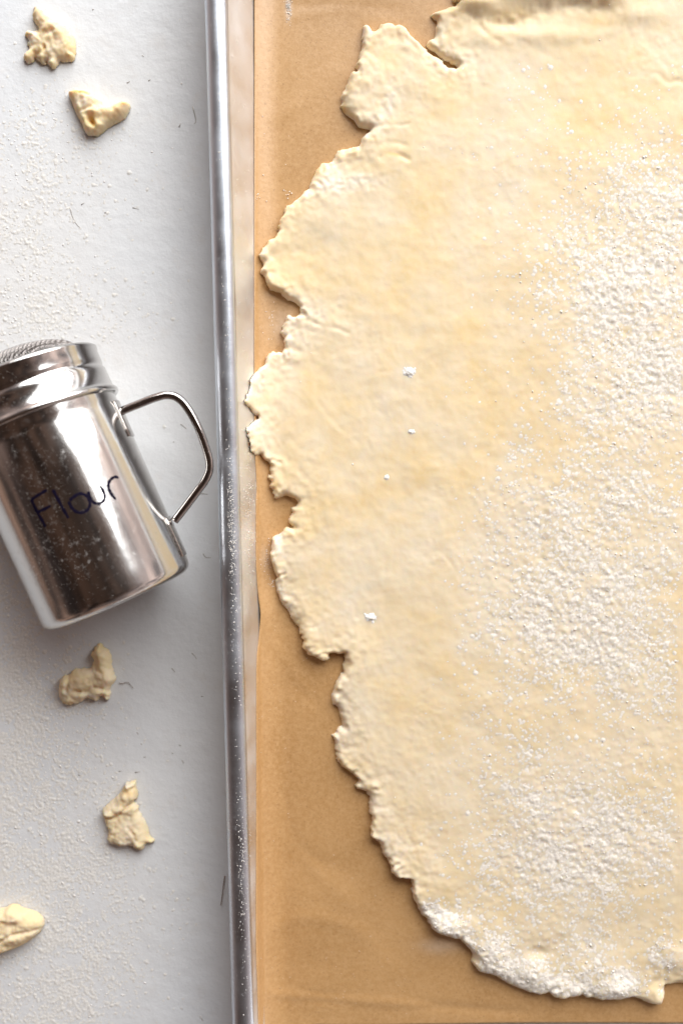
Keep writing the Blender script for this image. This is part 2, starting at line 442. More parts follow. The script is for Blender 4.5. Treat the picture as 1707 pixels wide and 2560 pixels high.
# ================================================================== PARCHMENT
def build_paper():
    Lp = catmull([(637, -300), (636, 0), (636, 600), (636, 1000), (638, 1130), (641, 1190), (642, 1225), (640, 1260), (640, 1380),
                  (642, 1440), (648, 1500), (652, 1530), (651, 1555), (647, 1600), (642, 1650), (641, 1750), (641, 2000), (640, 2300),
                  (641, 2400), (644, 2480), (646, 2556)], 6)
    def xl(py): return np.interp(py, Lp[:, 1], Lp[:, 0])
    pys = np.concatenate([np.linspace(-300, 2440, 330), np.linspace(2446, 2556, 24)])
    fr = np.concatenate([np.linspace(0, .1, 34)[:-1], np.linspace(.1, 1, 60)])
    V = []; D = []
    folds = [([(660, 2330), (760, 2290), (900, 2330), (1000, 2440)], 16, 0.00023), ([(650, 1560), (720, 1660), (790, 1760)], 14, 0.00018), ([(700, 2000), (760, 2140), (880, 2260)], 18, 0.00018),
             ([(670, 300), (760, 260), (830, 180)], 16, 0.00018), ([(650, 2480), (900, 2500), (1300, 2528)], 12, 0.00027), ([(740, 40), (900, 20), (1000, 30)], 14, 0.00014)]
    folds = [(catmull(p, 5), w, h) for p, w, h in folds]
    def CR(x, y):
        o = np.zeros_like(x)
        for p, w, h in folds:
            if np.min(np.abs(p[:, 1]-y.mean())) < w*5+40: o = o+h*np.exp(-(seg_dist(x, y, p)/w)**2)
        return o
    for j, py in enumerate(pys):
        x0 = xl(py); xr = 2330.
        px = x0+(xr-x0)*fr
        bot = np.full_like(px, py)
        # lower edge: a little wavy
        if py > 2440:
            s = (py-2440)/(2556-2440)
            lim = 2557+5*np.cos((px-900)/170)*np.exp(-((px-900)/500)**2)+np.where(px < 790, 14*np.clip((790-px)/60, 0, 1), 0)
            bot = 2440+(lim-2440)*s
        w = unproj(px, bot, 0.0); za = np.zeros_like(px); zb = np.full_like(px, .0212)
        for _ in range(22):                     # height at which the sight line meets the resting surface
            z = (za+zb)/2; P = w+(CAM[:2]-w)*(z/CAM[2])[:, None]
            up = surf(P[:, 0], P[:, 1]) > z; za = np.where(up, z, za); zb = np.where(up, zb, z)
        wob = vnoise(P[:, 0], P[:, 1], .07, 5, 2)*.0008*np.clip((px-640)/100, 0, 1)+CR(px, bot)*np.clip((px-655)/40, 0, 1)
        lift = .0012*np.exp(-((py-1530)/60)**2)*np.exp(-(px-x0)/30)+.0003
        V.append(np.column_stack([P, z+np.abs(wob)+lift]))
        d = .75*np.exp(-(((px-721)/7)**2+((bot-22)/24)**2))+.35*np.exp(-(((px-1100)/45)**2+((bot-2362)/18)**2))
        d += .38*np.exp(-(((px-712)/30)**2+((bot-815)/45)**2))+.25*np.exp(-(((px-667)/16)**2+((bot-1395)/30)**2))
        D.append(d*(.6+.4*RNG.random(len(px))))
    V = np.array(V); nj, ni, _ = V.shape; idx = np.arange(nj*ni).reshape(nj, ni)
    F = np.stack([idx[:-1, :-1], idx[1:, :-1], idx[1:, 1:], idx[:-1, 1:]], -1).reshape(-1, 4)
    o = link('parchment_sheet', mesh_np('parchment_sheet', V.reshape(-1, 3), F, {'dust': np.clip(np.concatenate(D), 0, 1)}), M_PAPER)
    so = o.modifiers.new('thickness', 'SOLIDIFY'); so.thickness = .00012; so.offset = 0
    tag(o, 'brown baking parchment lining the metal baking sheet under the rolled dough', 'baking paper')
    return o
PAPER = build_paper()

# ================================================================== DOUGH
OUT = [(1130,-60),(1132,0),(1147,6),(1136,11),(1113,18),(1076,34),(1073,40),(1092,50),(1088,77),(1084,96),(1071,100),(1066,111),(1074,122),(1088,132),
(1104,140),(1112,147),(1122,157),(1138,163),(1120,162),(1106,154),(1096,143),(1076,132),(1060,120),(1046,105),(1025,88),(1015,69),(998,59),(977,52),(952,59),(939,73),(931,78),(925,63),(918,58),(908,65),
(906,84),(904,115),(895,142),(888,165),(894,172),(893,184),(881,178),(872,188),(864,214),(853,239),(854,264),(864,287),(881,297),(895,314),(915,321),(925,323),
(906,344),(897,364),(883,367),(876,373),(864,375),(853,371),(839,381),(830,402),(818,406),(805,406),(789,425),(778,452),(774,469),(761,476),(753,488),
(736,503),(731,509),(716,515),(712,530),(700,549),(692,574),(683,593),(669,600),(654,629),(648,641),(653,654),(657,660),(656,683),(661,699),(669,715),
(677,724),(702,734),(718,751),(737,755),(750,772),(751,788),(721,788),(712,805),(708,823),(700,833),(712,845),(710,868),(702,879),(680,879),(665,890),(659,909),
(651,914),(641,933),(630,958),(629,978),(622,993),(624,1019),(633,1029),(647,1046),(633,1057),(624,1080),(627,1102),(637,1131),(657,1139),(669,1156),(675,1169),
(672,1194),(679,1220),(691,1244),(702,1241),(716,1237),(740,1249),(745,1258),(740,1265),(724,1268),(729,1280),(721,1300),(724,1313),(738,1318),(715,1317),(704,1328),(696,1335),
(681,1341),(678,1370),(673,1384),(678,1408),(686,1434),(692,1443),(688,1451),(691,1479),(705,1510),(724,1536),(737,1555),(750,1577),(756,1619),(766,1632),
(791,1646),(823,1646),(825,1638),(857,1634),(858,1651),(857,1683),(846,1695),(836,1715),(828,1743),(831,1762),(846,1770),(849,1789),(860,1818),(845,1823),
(831,1840),(836,1872),(839,1901),(860,1922),(882,1936),(898,1952),(885,1963),(892,1973),(914,1979),(923,1990),(920,2016),(931,2044),(920,2070),(933,2092),
(949,2111),(962,2140),(975,2166),(990,2188),(1013,2193),(1025,2200),(1029,2226),(1036,2253),(1054,2289),(1086,2332),(1128,2346),(1147,2346),(1180,2386),(1178,2407),
(1194,2429),(1246,2445),(1270,2461),(1316,2481),(1361,2486),(1368,2480),(1380,2490),(1406,2494),(1445,2489),(1452,2484),(1462,2492),(1496,2499),(1532,2501),(1586,2496),(1627,2512),(1651,2510),(1663,2483),
(1663,2463),(1707,2461),(1900,2440),(2080,2300),(2150,1800),(2190,1000),(2150,200),(2050,-120),(1700,-180),(1300,-160),(1170,-110)]
T_D = .0039
# flour density over the dough, in photograph pixels: (x, y, rx, ry, strength)
DENS = [(1640,740,190,210,1.0),(1480,800,140,150,.45),(1620,480,210,130,.55),(1650,1010,150,120,.65),(1530,1010,150,90,.28),(1450,1320,190,120,.50),(1560,1450,190,110,.50),(1450,1590,180,90,1.0),
        (1340,1500,110,110,.45),(1560,1690,150,90,.40),(1300,1790,150,120,.24),(1350,1980,150,110,.62),(1420,2140,200,120,1.0),(1620,2080,170,120,.55),(1270,2190,90,90,.35),
        (1300,1130,45,30,.35),(1440,650,120,100,.22),(1560,1220,180,120,.40),(1650,1800,120,140,.22),(1500,2290,170,50,.16),(1350,1260,100,80,.28),(1240,1400,80,130,.12)]
def density(px, py):
    d = np.zeros(np.shape(px))
    for x, y, a, b, s in DENS: d = d+s*np.exp(-(((px-x)/a)**2+((py-y)/b)**2))
    return d
PATCH = [(985,215,90,60,.55),(960,280,60,40,.4),(880,455,80,22,.75),(820,470,60,16,.6),(1150,180,60,40,.4),(700,1400,26,60,.65),(690,1350,22,35,.6),(725,1500,30,40,.4),(920,320,60,30,.25),
         (900,1980,45,60,.3),(1010,2010,110,160,.28),(980,2130,70,50,.35),(640,1000,18,60,.5),(650,1090,25,30,.4),(730,800,35,22,.6),(740,850,60,40,.45),(820,760,80,60,.35),
         (1110,2300,62,34,1.25),(1060,2270,30,22,.8),(1225,2380,58,48,1.3),(1250,2430,50,30,1.0),(1330,2440,55,42,1.2),(1420,2470,60,30,.9),(1460,2400,70,60,.55),(1530,2470,60,32,1.0),(1555,2440,40,30,.8),
         (1680,2380,60,50,.8),(1580,2340,50,35,.4),(1240,1750,90,60,.25),(1090,1380,60,40,.35),(1200,1240,70,60,.3),(1340,2340,60,30,.25),(880,1840,60,60,.2)]
CREASE = [([(925,322),(960,318),(1000,317),(1020,314)],4,.0010),([(938,376),(960,360),(990,362),(1015,366)],5,.0008),([(950,396),(975,386),(1000,392),(1020,402)],6,.0014),
          ([(751,788),(770,800),(800,815),(840,822),(870,835)],5,.0012),([(740,772),(765,788),(790,812)],4,.0008),([(715,868),(730,872),(745,880)],8,.0014),
          ([(828,810),(850,822)],5,.0005),([(1145,35),(1170,42),(1195,65),(1220,95),(1245,108)],7,.0010),([(1185,55),(1230,60),(1280,65),(1330,40),(1400,22),(1460,20),(1520,35)],22,.0026),
          ([(1625,187),(1645,190)],6,.0010),([(1650,200),(1668,212),(1690,205),(1700,210)],7,.0014),([(880,1945),(905,1962),(925,1972),(950,1968)],7,.0016),
          ([(1112,1392),(1135,1420),(1150,1450)],3,.0004),([(790,1000),(840,1060),(900,1110)],6,.0003),([(915,1100),(930,1130)],4,.0004),([(1050,2180),(1130,2190)],10,.0004),
          ([(1330,2350),(1370,2360),(1400,2350)],16,.0010),([(905,130),(935,140)],9,.0009),([(1450,2488),(1455,2460),(1445,2440)],5,.0012),([(1365,2484),(1358,2460)],5,.0010),
          ([(1600,2490),(1622,2460),(1650,2440)],5,.0010),([(1663,2463),(1650,2400),(1640,2370)],5,.0009),([(920,1000),(960,1040)],5,.0003),([(838,905),(920,925),(960,930)],6,.0003),
          ([(1250,90),(1300,110),(1380,150)],8,.0004),([(1420,120),(1500,110),(1560,80)],10,.0005)]
_g = np.random.default_rng(55)          # short cracks running in from the torn edge
_c = (1250., 1250.)
for _i in _g.choice(np.arange(6, 196), 95, replace=False):
    _x, _y = OUT[_i]; _a = math.atan2(_c[1]-_y, _c[0]-_x)+_g.normal(0, .5); _l = _g.uniform(8, 34)
    CREASE.append(([(_x-3*math.cos(_a), _y-3*math.sin(_a)), (_x+_l*.5*math.cos(_a)+_g.normal(0, 2), _y+_l*.5*math.sin(_a)+_g.normal(0, 2)), (_x+_l*math.cos(_a+.3), _y+_l*math.sin(_a+.3))], _g.uniform(2.2, 4.2), _g.uniform(.0015, .0040)))
LUMP = [(640,1110,18,20,.0012),(838,1745,9,12,.0014),(842,1715,8,9,.0012),(690,1395,16,30,.0008),(1110,2310,55,24,.0014),(1225,2385,45,38,.0016),(1250,2420,30,20,.0010),(1325,2430,42,32,.0018),(1400,2465,30,20,.0009),(1540,2465,45,25,.0017),
        (1490,2420,60,40,.0007),(1640,2490,22,22,.0022),(1690,2390,40,40,.0012),(1350,2375,30,14,-.0010),(940,70,20,20,.0008),(880,300,14,12,.0010),(1100,30,16,14,.0008),
        (1330,-18,150,36,.0034),(1190,18,40,18,.0016),(1500,2,60,20,.0020),(1350,95,130,22,.0008),(1250,30,50,20,.0003),(1580,40,80,25,.0009),(985,95,30,16,-.0006),(760,430,20,30,.0005),(690,610,30,20,.0008),(925,2085,10,16,.0011),(1000,2195,20,10,.0012),(640,930,20,30,.0008)]

def to_px(x, y, z):
    """photograph pixel of a world point (used only to look the traced features up)"""
    dx = x-CAM[0]; dy = y-CAM[1]; dz = z-CAM[2]
    X = dx; Y = dy*ct-dz*st; Z = -(dy*st+dz*ct)
    return 853.5+FPX*X/Z, 1280-FPX*Y/Z

def pastry(name, outline, T, grid, feats, seed, edge_w, rag, base_fn, micro, zlook=.004, crease_glow=(), cdep=.32, blur=1):
    """rolled-out dough: height field inside a traced ragged outline. feats: lumps, creases, dust(px,py)"""
    P = unproj([p[0] for p in outline], [p[1] for p in outline], zlook)
    lo = P.min(0)-grid*4; hi = P.max(0)+grid*4
    xs = np.arange(lo[0], hi[0], grid); ys = np.arange(lo[1], hi[1], grid)
    X, Y = np.meshgrid(xs, ys, indexing='ij')
    def field(x, y):
        s = sdf(x, y, P)
        m = .4+.6*np.clip(vnoise(x, y, .012, seed+9, 2)+.6, 0, 1.3)
        return s+m*rag*(.55*vnoise(x, y, .0030, seed, 2)+.45*vnoise(x, y, .0011, seed+3, 2))
    S = field(X, Y); keep = S > 0
    near = keep.copy()
    for a in (-1, 0, 1):
        for b in (-1, 0, 1): near |= np.roll(np.roll(keep, a, 0), b, 1)
    ring_ = near & ~keep
    # pull the outside ring back on to the outline
    gx, gy = np.gradient(S, grid); g = np.maximum(np.hypot(gx, gy), .35)
    s = np.clip(S, -grid*1.6, 0); X2 = X.copy(); Y2 = Y.copy()
    X2[ring_] -= (s*gx/g**2)[ring_]; Y2[ring_] -= (s*gy/g**2)[ring_]
    d = np.where(ring_, 0, np.maximum(S, 0))
    px, py = to_px(X2, Y2, zlook)
    ew = edge_w*(1.1+.75*vnoise(X2, Y2, .007, seed+20, 2))
    q = np.clip(d/ew, 0, 1); prof = np.sqrt(np.maximum(0, 1-(1-q)**2))
    th = T*(.94+(.05+.26*np.exp(-d/.008))*vnoise(X2, Y2, .022, seed+21, 2))
    H = th*(.0+1.0*prof)
    inner = np.clip(d/.0012, 0, 1)
    edgeband = np.exp(-d/.006)
    H += inner*(micro*.26*vnoise(X2, Y2, .016, seed+30, 3, .5)+micro*.12*vnoise(X2, Y2, .004, seed+32, 3, .5)+(micro*.06+.00050*edgeband)*vnoise(X2, Y2, .0022, seed+31, 3, .6))
    for (lx, ly, a, b, h) in feats['lump']:
        m = (np.abs(px-lx) < a*3.2) & (np.abs(py-ly) < b*3.2)
        H[m] += (inner*h*np.exp(-(((px-lx)/a)**2+((py-ly)/b)**2)))[m]
    for pts, w, dep in feats['crease']:
        c = catmull(pts, 5) if len(pts) > 2 else np.array(pts, float)
        m = (px > c[:, 0].min()-w*4) & (px < c[:, 0].max()+w*4) & (py > c[:, 1].min()-w*4) & (py < c[:, 1].max()+w*4)
        if not m.any(): continue
        ds = seg_dist(px[m], py[m], c)+w*.35*np.abs(vnoise(X2[m], Y2[m], .0015, 77, 2))
        H[m] += inner[m]*dep*cdep*(-np.exp(-(ds/w)**2)*(.65+.5*vnoise(X2[m], Y2[m], .003, 78, 2))+.25*np.exp(-((ds-w*1.8)/(w*1.6))**2))
    dust = np.clip(feats['dust'](px, py, X2, Y2)+feats.get('edge', 0)*np.exp(-d/.0035)*(.5+.9*vnoise(X2, Y2, .008, seed+80, 3)), 0, 1)
    # caked flour is rough
    H += inner*dust*.00035*vnoise(X2, Y2, .0011, seed+50, 2, .7)
    H = np.maximum(H, .0)
    for _ in range(blur):
        for ax in (0, 1): H = .5*H+.25*(np.roll(H, 1, ax)+np.roll(H, -1, ax))
    if blur > 1:
        H += inner*(.00010*vnoise(X2, Y2, .0024, seed+70, 2)+.00009*vnoise(X2, Y2, .0012, seed+71, 1))
    H = np.where(ring_, 0.0, np.maximum(H, .22*th*np.clip(d/grid, 0, 1)))
    Z = base_fn(X2, Y2)+H+.0003
    idx = -np.ones(X.shape, int)
    q4 = near[:-1, :-1] & near[1:, :-1] & near[1:, 1:] & near[:-1, 1:]
    anyin = keep[:-1, :-1] | keep[1:, :-1] | keep[1:, 1:] | keep[:-1, 1:]
    q4 &= anyin
    used = np.zeros(X.shape, bool)
    for a, b in ((slice(None, -1), slice(None, -1)), (slice(1, None), slice(None, -1)), (slice(1, None), slice(1, None)), (slice(None, -1), slice(1, None))):
        used[a, b] |= q4
    idx[used] = np.arange(used.sum())
    F = np.stack([idx[:-1, :-1], idx[1:, :-1], idx[1:, 1:], idx[:-1, 1:]], -1)[q4]
    V = np.column_stack([X2[used], Y2[used], Z[used]])
    glow_v = np.zeros(V.shape[0]); pu, pv = px[used], py[used]  # per-vertex weight of the painted golden crease glow
    for (lx, ly, a, b, ang, s_) in crease_glow:
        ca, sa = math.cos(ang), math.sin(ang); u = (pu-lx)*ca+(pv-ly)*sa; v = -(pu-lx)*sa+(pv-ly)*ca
        glow_v += s_*np.exp(-((u/a)**2+(v/b)**2))
    me = mesh_np(name, V, F, {'dust': dust[used], 'crease_glow': np.clip(glow_v, 0, 1)})
    return me, (xs, ys, Z)

def dough_dust(px, py, X, Y):
    d = density(px, py)
    n = vnoise(X, Y, .02, 60, 3); n2 = vnoise(X, Y, .004, 61, 3, .6)
    out = np.clip(d, 0, 1.1)**1.4*(.72+.25*n2)
    out += .22*np.clip(n*1.4, 0, 1)+.10*np.clip(n2, 0, 1)
    for x, y, a, b, s in PATCH:
        out = out+s*np.exp(-(((px-x)/a)**2+((py-y)/b)**2))*(.75+.45*n2)
    return out
dme, DGRID = pastry('dough_sheet', OUT, T_D, .00052, {'lump': LUMP, 'crease': CREASE, 'dust': dough_dust, 'edge': .6}, 3, .0024, .0011,
                    lambda x, y: surf(x, y)*1.0+.0003, .0007,
                    crease_glow=[(640,1046,10,6,.7,.8),(690,1215,10,16,-.4,.7),(725,1243,20,6,.3,.6),(1100,146,14,6,.6,.8),(1122,158,9,5,0,.9),(985,390,22,5,.2,.5),(920,1967,18,7,.2,.5),(735,876,14,6,.3,.35),  # translucent glow of cracks and warm shade of the top fold, as colour
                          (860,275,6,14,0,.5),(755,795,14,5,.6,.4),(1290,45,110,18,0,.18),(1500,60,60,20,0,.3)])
DOUGH = link('rolled_dough', dme, M_DOUGH)
tag(DOUGH, 'large thin sheet of rolled pastry dough with ragged torn edge, dusted with flour', 'dough')
def sdf_grid(x, y):
    """distance inside the dough's outline, looked up on a coarse grid"""
    global _SG
    if '_SG' not in globals():
        P = unproj([p[0] for p in OUT], [p[1] for p in OUT], .004); lo = P.min(0); hi = P.max(0)
        gx = np.linspace(lo[0], hi[0], 260); gy = np.linspace(lo[1], hi[1], 420); A, B = np.meshgrid(gx, gy, indexing='ij'); _SG = (gx, gy, sdf(A, B, P))
    gx, gy, S = _SG
    u = np.clip((x-gx[0])/(gx[1]-gx[0]), 0, len(gx)-1.001); v = np.clip((y-gy[0])/(gy[1]-gy[0]), 0, len(gy)-1.001)
    i = u.astype(int); j = v.astype(int); fu = u-i; fv = v-j
    return (S[i, j]*(1-fu)+S[i+1, j]*fu)*(1-fv)+(S[i, j+1]*(1-fu)+S[i+1, j+1]*fu)*fv
def dough_z(x, y):
    xs, ys, Z = DGRID
    u = np.clip((x-xs[0])/(xs[1]-xs[0]), 0, len(xs)-2); v = np.clip((y-ys[0])/(ys[1]-ys[0]), 0, len(ys)-2)
    i = u.astype(int); j = v.astype(int); fu = u-i; fv = v-j
    return (Z[i, j]*(1-fu)+Z[i+1, j]*fu)*(1-fv)+(Z[i, j+1]*(1-fu)+Z[i+1, j+1]*fu)*fv

# ================================================================== FLOUR
def flour_layer(name, box, grid, dens, base, seed, hgt, mat, zlook):
    """a thin crumbly coat of flour: lumps about a millimetre wide that rise out of the surface where flour lies"""
    c = unproj([box[0], box[2]], [box[3], box[1]], zlook)
    xs = np.arange(c[0, 0], c[1, 0], grid); ys = np.arange(c[0, 1], c[1, 1], grid)
    X, Y = np.meshgrid(xs, ys, indexing='ij')
    X = X+.3*grid*vnoise(X, Y, .0007, seed+8, 1); px, py = to_px(X, Y, zlook)
    d = dens(px, py, X, Y)
    # rounded lumps, splatted one by one on the grid
    g = np.random.default_rng(seed); A = (xs[-1]-xs[0])*(ys[-1]-ys[0]); n = int(A/(.00042**2))
    ci = g.uniform(4, len(xs)-5, n); cj = g.uniform(4, len(ys)-5, n); I = ci.astype(int); J = cj.astype(int)
    k = g.random(n) < np.clip(d[I, J], 0, 1); ci, cj, I, J = ci[k], cj[k], I[k], J[k]; n = len(ci)
    rr = np.clip(g.lognormal(math.log(.00036), .34, n), .00017, .0009); hh = g.uniform(.55, 1, n)*(rr/.0004)**.7; an = g.uniform(.8, 1.3, n)
    H = np.full(X.shape, -.30)
    for a in range(-4, 5):
        for b in range(-4, 5):
            q = (((I+a-ci)*grid/rr)**2*an+((J+b-cj)*grid/rr)**2/an)
            np.maximum.at(H, (I+a, J+b), hh*(1.15*np.exp(-q*1.1)-.30))
    H = H*hgt
    keep = H > -.10*hgt
    q4 = keep[:-1, :-1] | keep[1:, :-1] | keep[1:, 1:] | keep[:-1, 1:]
    q4 &= ~(np.isnan(base(X, Y))[:-1, :-1])
    used = np.zeros(X.shape, bool)
    for a, b in ((slice(None, -1), slice(None, -1)), (slice(1, None), slice(None, -1)), (slice(1, None), slice(1, None)), (slice(None, -1), slice(1, None))): used[a, b] |= q4
    idx = -np.ones(X.shape, int); idx[used] = np.arange(used.sum())
    F = np.stack([idx[:-1, :-1], idx[1:, :-1], idx[1:, 1:], idx[:-1, 1:]], -1)[q4]
    Z = np.nan_to_num(base(X, Y))+H
    return link(name, mesh_np(name, np.column_stack([X[used], Y[used], Z[used]]), F), mat)
def scatter(n, box, dens, seed):
    g = np.random.default_rng(seed); x = g.uniform(box[0], box[2], n); y = g.uniform(box[1], box[3], n)
    k = g.random(n) < dens(x, y); return x[k], y[k], g
POLY_PX = np.array(OUT, float)
def build_dough_flour():
    def dens(x, y):
        w = unproj(x, y, .004); n = vnoise(w[:, 0], w[:, 1], .012, 91, 3); n2 = vnoise(w[:, 0], w[:, 1], .0035, 92, 2)
        return np.clip(density(x, y)**1.25*(.62+.35*n+.35*n2), 0, 1)+.004
    def ldens(px, py, X, Y):
        m = .012*np.clip((px-1080)/260, 0, 1)*np.clip(vnoise(X, Y, .02, 99, 2)+.7, 0, 1.4)+np.clip(density(px, py), 0, 1.2)**1.15*.34*(.8+.7*vnoise(X, Y, .010, 91, 3)+.35*vnoise(X, Y, .003, 97, 2))
        m = m*.62
        for a, b, c, d_, s in PATCH[17:27]+PATCH[2:4]: m = m+.30*s*np.exp(-(((px-a)/c)**2+((py-b)/d_)**2))*(.8+.6*vnoise(X, Y, .004, 95, 2))
        return np.clip(m, 0, .78)
    def lbase(x, y):
        px, py = to_px(x, y, .005); b = dough_z(x, y)
        return b
    xs, ys, Zg = DGRID
    lay = flour_layer('flour_coating', (1040, 150, 1735, 2500), .00031, lambda px, py, X, Y: np.where(sdf_grid(X, Y) > .0016, ldens(px, py, X, Y), -1), lbase, 140, .00013, M_FLOUR, .005)
    tag(lay, 'thin rough coat of white flour clinging to the middle and lower edge of the dough', 'flour', kind='stuff')
    x, y, g = scatter(9000, (640, -40, 1900, 2480), dens, 5)
    k = sdf(x, y, POLY_PX) > 14; x = x[k]; y = y[k]
    ex = g.uniform(1060, 1707, 5000); ey = g.uniform(2240, 2500, 5000)     # caked flour at the lower edge
    m = np.zeros(5000)
    for a, b, c, d_, s in PATCH[17:27]: m += s*np.exp(-(((ex-a)/c)**2+((ey-b)/d_)**2))
    k = (g.random(5000) < m*.30) & (sdf(ex, ey, POLY_PX) > 8); x = np.concatenate([x, ex[k]]); y = np.concatenate([y, ey[k]])
    w = unproj(x, y, .0055); z = dough_z(w[:, 0], w[:, 1]); r = np.clip(g.lognormal(-8.12, .30, len(x)), .00014, .00062)
    V, F = grains_np(np.column_stack([w, z+r*.04]), r, .42, 8)
    o = link('flour_grains', mesh_np('flour_grains', V, F), M_FLOUR)
    tag(o, 'coarse grains of white flour strewn over the rolled dough', 'flour', kind='stuff'); return len(x)
n1 = build_dough_flour()
def build_table_flour():
    B = [(50,480,70,90,.55),(110,330,110,60,.42),(190,410,60,50,.30),(20,620,120,110,.50),(40,760,180,60,.55),(120,790,90,40,.30),(20,1640,110,110,.9),(60,1760,90,110,.85),(30,1900,100,110,.85),(90,2020,110,110,.55),
         (60,2140,150,90,.65),(170,2180,110,80,.45),(130,2400,110,110,.85),(200,2320,110,70,.45),(60,2540,110,60,.75),(230,2470,90,80,.35),(150,1950,120,160,.18),(250,2250,140,180,.10),(90,560,200,300,.06),(250,830,60,25,.16),(-20,2330,60,60,.4),(-20,1450,60,120,.5)]
    def dens(x, y):
        w = unproj(x, y); n = vnoise(w[:, 0], w[:, 1], .010, 93, 3); d = .005+np.zeros(len(x))
        for a, b, c, e_, s in B: d += s*np.exp(-(((x-a)/c)**2+((y-b)/e_)**2))
        return np.clip(d*(.55+.5*n), 0, 1)*np.where(x > 500, 0, 1)
    def ldens(px, py, X, Y):
        m = np.zeros(px.shape)
        for a, b, c, e_, s in B: m = m+s*np.exp(-(((px-a)/(c*1.15))**2+((py-b)/(e_*1.15))**2))
        return np.clip(m*.30*(.8+.8*vnoise(X, Y, .009, 93, 3)+.3*vnoise(X, Y, .003, 98, 2)), 0, .6)
    lay = flour_layer('flour_coating', (-110, -40, 480, 2620), .00036, ldens, lambda x, y: np.zeros_like(x), 170, .00022, M_CREAM, 0)
    tag(lay, 'crusty cream coloured film of spilled flour on the left side of the white table', 'flour', kind='stuff')
    x, y, g = scatter(9000, (-120, -40, 520, 2620), dens, 15)
    w = unproj(x, y); r = np.clip(g.lognormal(-8.3, .33, len(x)), .00013, .0006)
    V, F = grains_np(np.column_stack([w, r*.05]), r*1.15, .36, 9)
    o = link('flour_grains', mesh_np('flour_grains', V, F), M_CREAM)
    tag(o, 'fine flour spilled in clumps over the white painted table', 'flour', kind='stuff')
    return len(x)
n2 = build_table_flour()
def build_pan_flour():
    g = np.random.default_rng(25); C = []; Rr = []
    # on the rolled rim: (pixel y, spread, count)
    for cy, sy, n in ((1260, 60, 230), (1330, 60, 170), (1420, 60, 120), (1580, 90, 90), (2180, 80, 140), (2050, 200, 110), (1150, 90, 60), (700, 400, 80), (2400, 120, 60), (900, 900, 120)):
        yy = g.normal(cy, sy, n); f = np.clip(g.normal(.55, .22, n), .05, .95)
        for y_, k in zip(yy, f):
            if not -20 < y_ < 2580: continue
            xl = 512+(583-512)*y_/2560; x_ = xl+4+k*46
            a = 1-2*k; z = Z_RIM+RIM_R*.86*math.sqrt(max(0, 1-a*a))
            p = unproj(x_, y_, z); C.append((*p, z)); Rr.append(g.uniform(.00007, .00024))
    # on the inner wall and the paper
    for cx, cy, sx_, sy, n in ((625, 1280, 8, 110, 200), (610, 500, 14, 300, 90), (625, 2080, 4, 60, 20)):
        for _ in range(n):
            x_, y_ = g.normal(cx, sx_), g.normal(cy, sy)
            t = np.clip((636-x_)/50, .05, .9); z = Z_FLOOR+.004+t*.014
            p = unproj(x_, y_, z); z = surf(np.array([p[0]]), np.array([p[1]]))[0]; z = min(z, Z_RIM)
            p = unproj(x_, y_, z); C.append((*p, z)); Rr.append(g.uniform(.00007, .00018))
    for cx, cy, sx_, sy, n, rm in ((721, 10, 4, 10, 40, .0002), (722, 30, 5, 12, 50, .0002), (708, 815, 18, 30, 160, .0002), (700, 790, 12, 14, 60, .0002), (1105, 2358, 28, 12, 130, .00016), (668, 1400, 8, 22, 60, .00016),
                                   (684, 1458, 5, 8, 30, .0002), (818, 1851, 3, 5, 10, .0002), (690, 395, 60, 60, 16, .0002), (900, 1500, 300, 700, 120, .00011), (760, 1900, 90, 400, 150, .00011), (900, 2450, 300, 60, 80, .00011), (635, 495, 8, 10, 24, .0002), (720, 478, 6, 6, 8, .00025)):
        x_ = g.normal(cx, sx_, n); y_ = g.normal(cy, sy, n); k = (sdf(x_, y_, POLY_PX) < -3) & (x_ > 640) & (y_ < 2540)
        x_, y_ = x_[k], y_[k]; p = unproj(x_, y_, .003); z = surf(p[:, 0], p[:, 1])+.0006
        p = np.array([unproj(a, b, c) for a, b, c in zip(x_, y_, z)]).reshape(-1, 2)
        C += [(a, b, c) for (a, b), c in zip(p, z)]; Rr += list(g.uniform(rm*.5, rm*1.3, len(z)))
    V, F = grains_np(np.array(C), np.array(Rr), .6, 12)
    o = link('flour_dust', mesh_np('flour_dust', V, F), M_FLOUR)
    tag(o, 'specks of white flour along the metal rim and bare parchment', 'flour', kind='stuff')
build_pan_flour()
def flour_clump(px, py, r, label, seed):
    def dens(px_, py_, X, Y):
        q = ((px_-px)/r)**2+((py_-py)/(r*.85))**2
        return 1.6*np.exp(-q*1.6)
    def base(x, y):
        a, b = to_px(x, y, .0055); q = ((a-px)/r)**2+((b-py)/(r*.85))**2
        return dough_z(x, y)+r*.00016*.34*np.exp(-q*1.4)*(1+.5*vnoise(x, y, .0009, seed, 2))-.00004
    o = flour_layer('flour_clump', (px-r*2.6, py-r*2.6, px+r*2.6, py+r*2.6), .00022, dens, base, seed, .00026, M_WHITE, .0055)
    tag(o, label, 'flour clump', 'loose flour clumps on the bare dough')
flour_clump(1022, 930, 11, 'white flour clump on the dough, upper and larger of the two big ones', 41)
flour_clump(926, 1543, 10, 'white flour clump low on the dough, in line with the wavy parchment edge', 42)
flour_clump(1028, 1080, 5, 'small white flour clump on the dough, straight below the largest clump', 43)
flour_clump(966, 1194, 5, 'tiny white flour clump on the dough level with the shaker handle', 44)

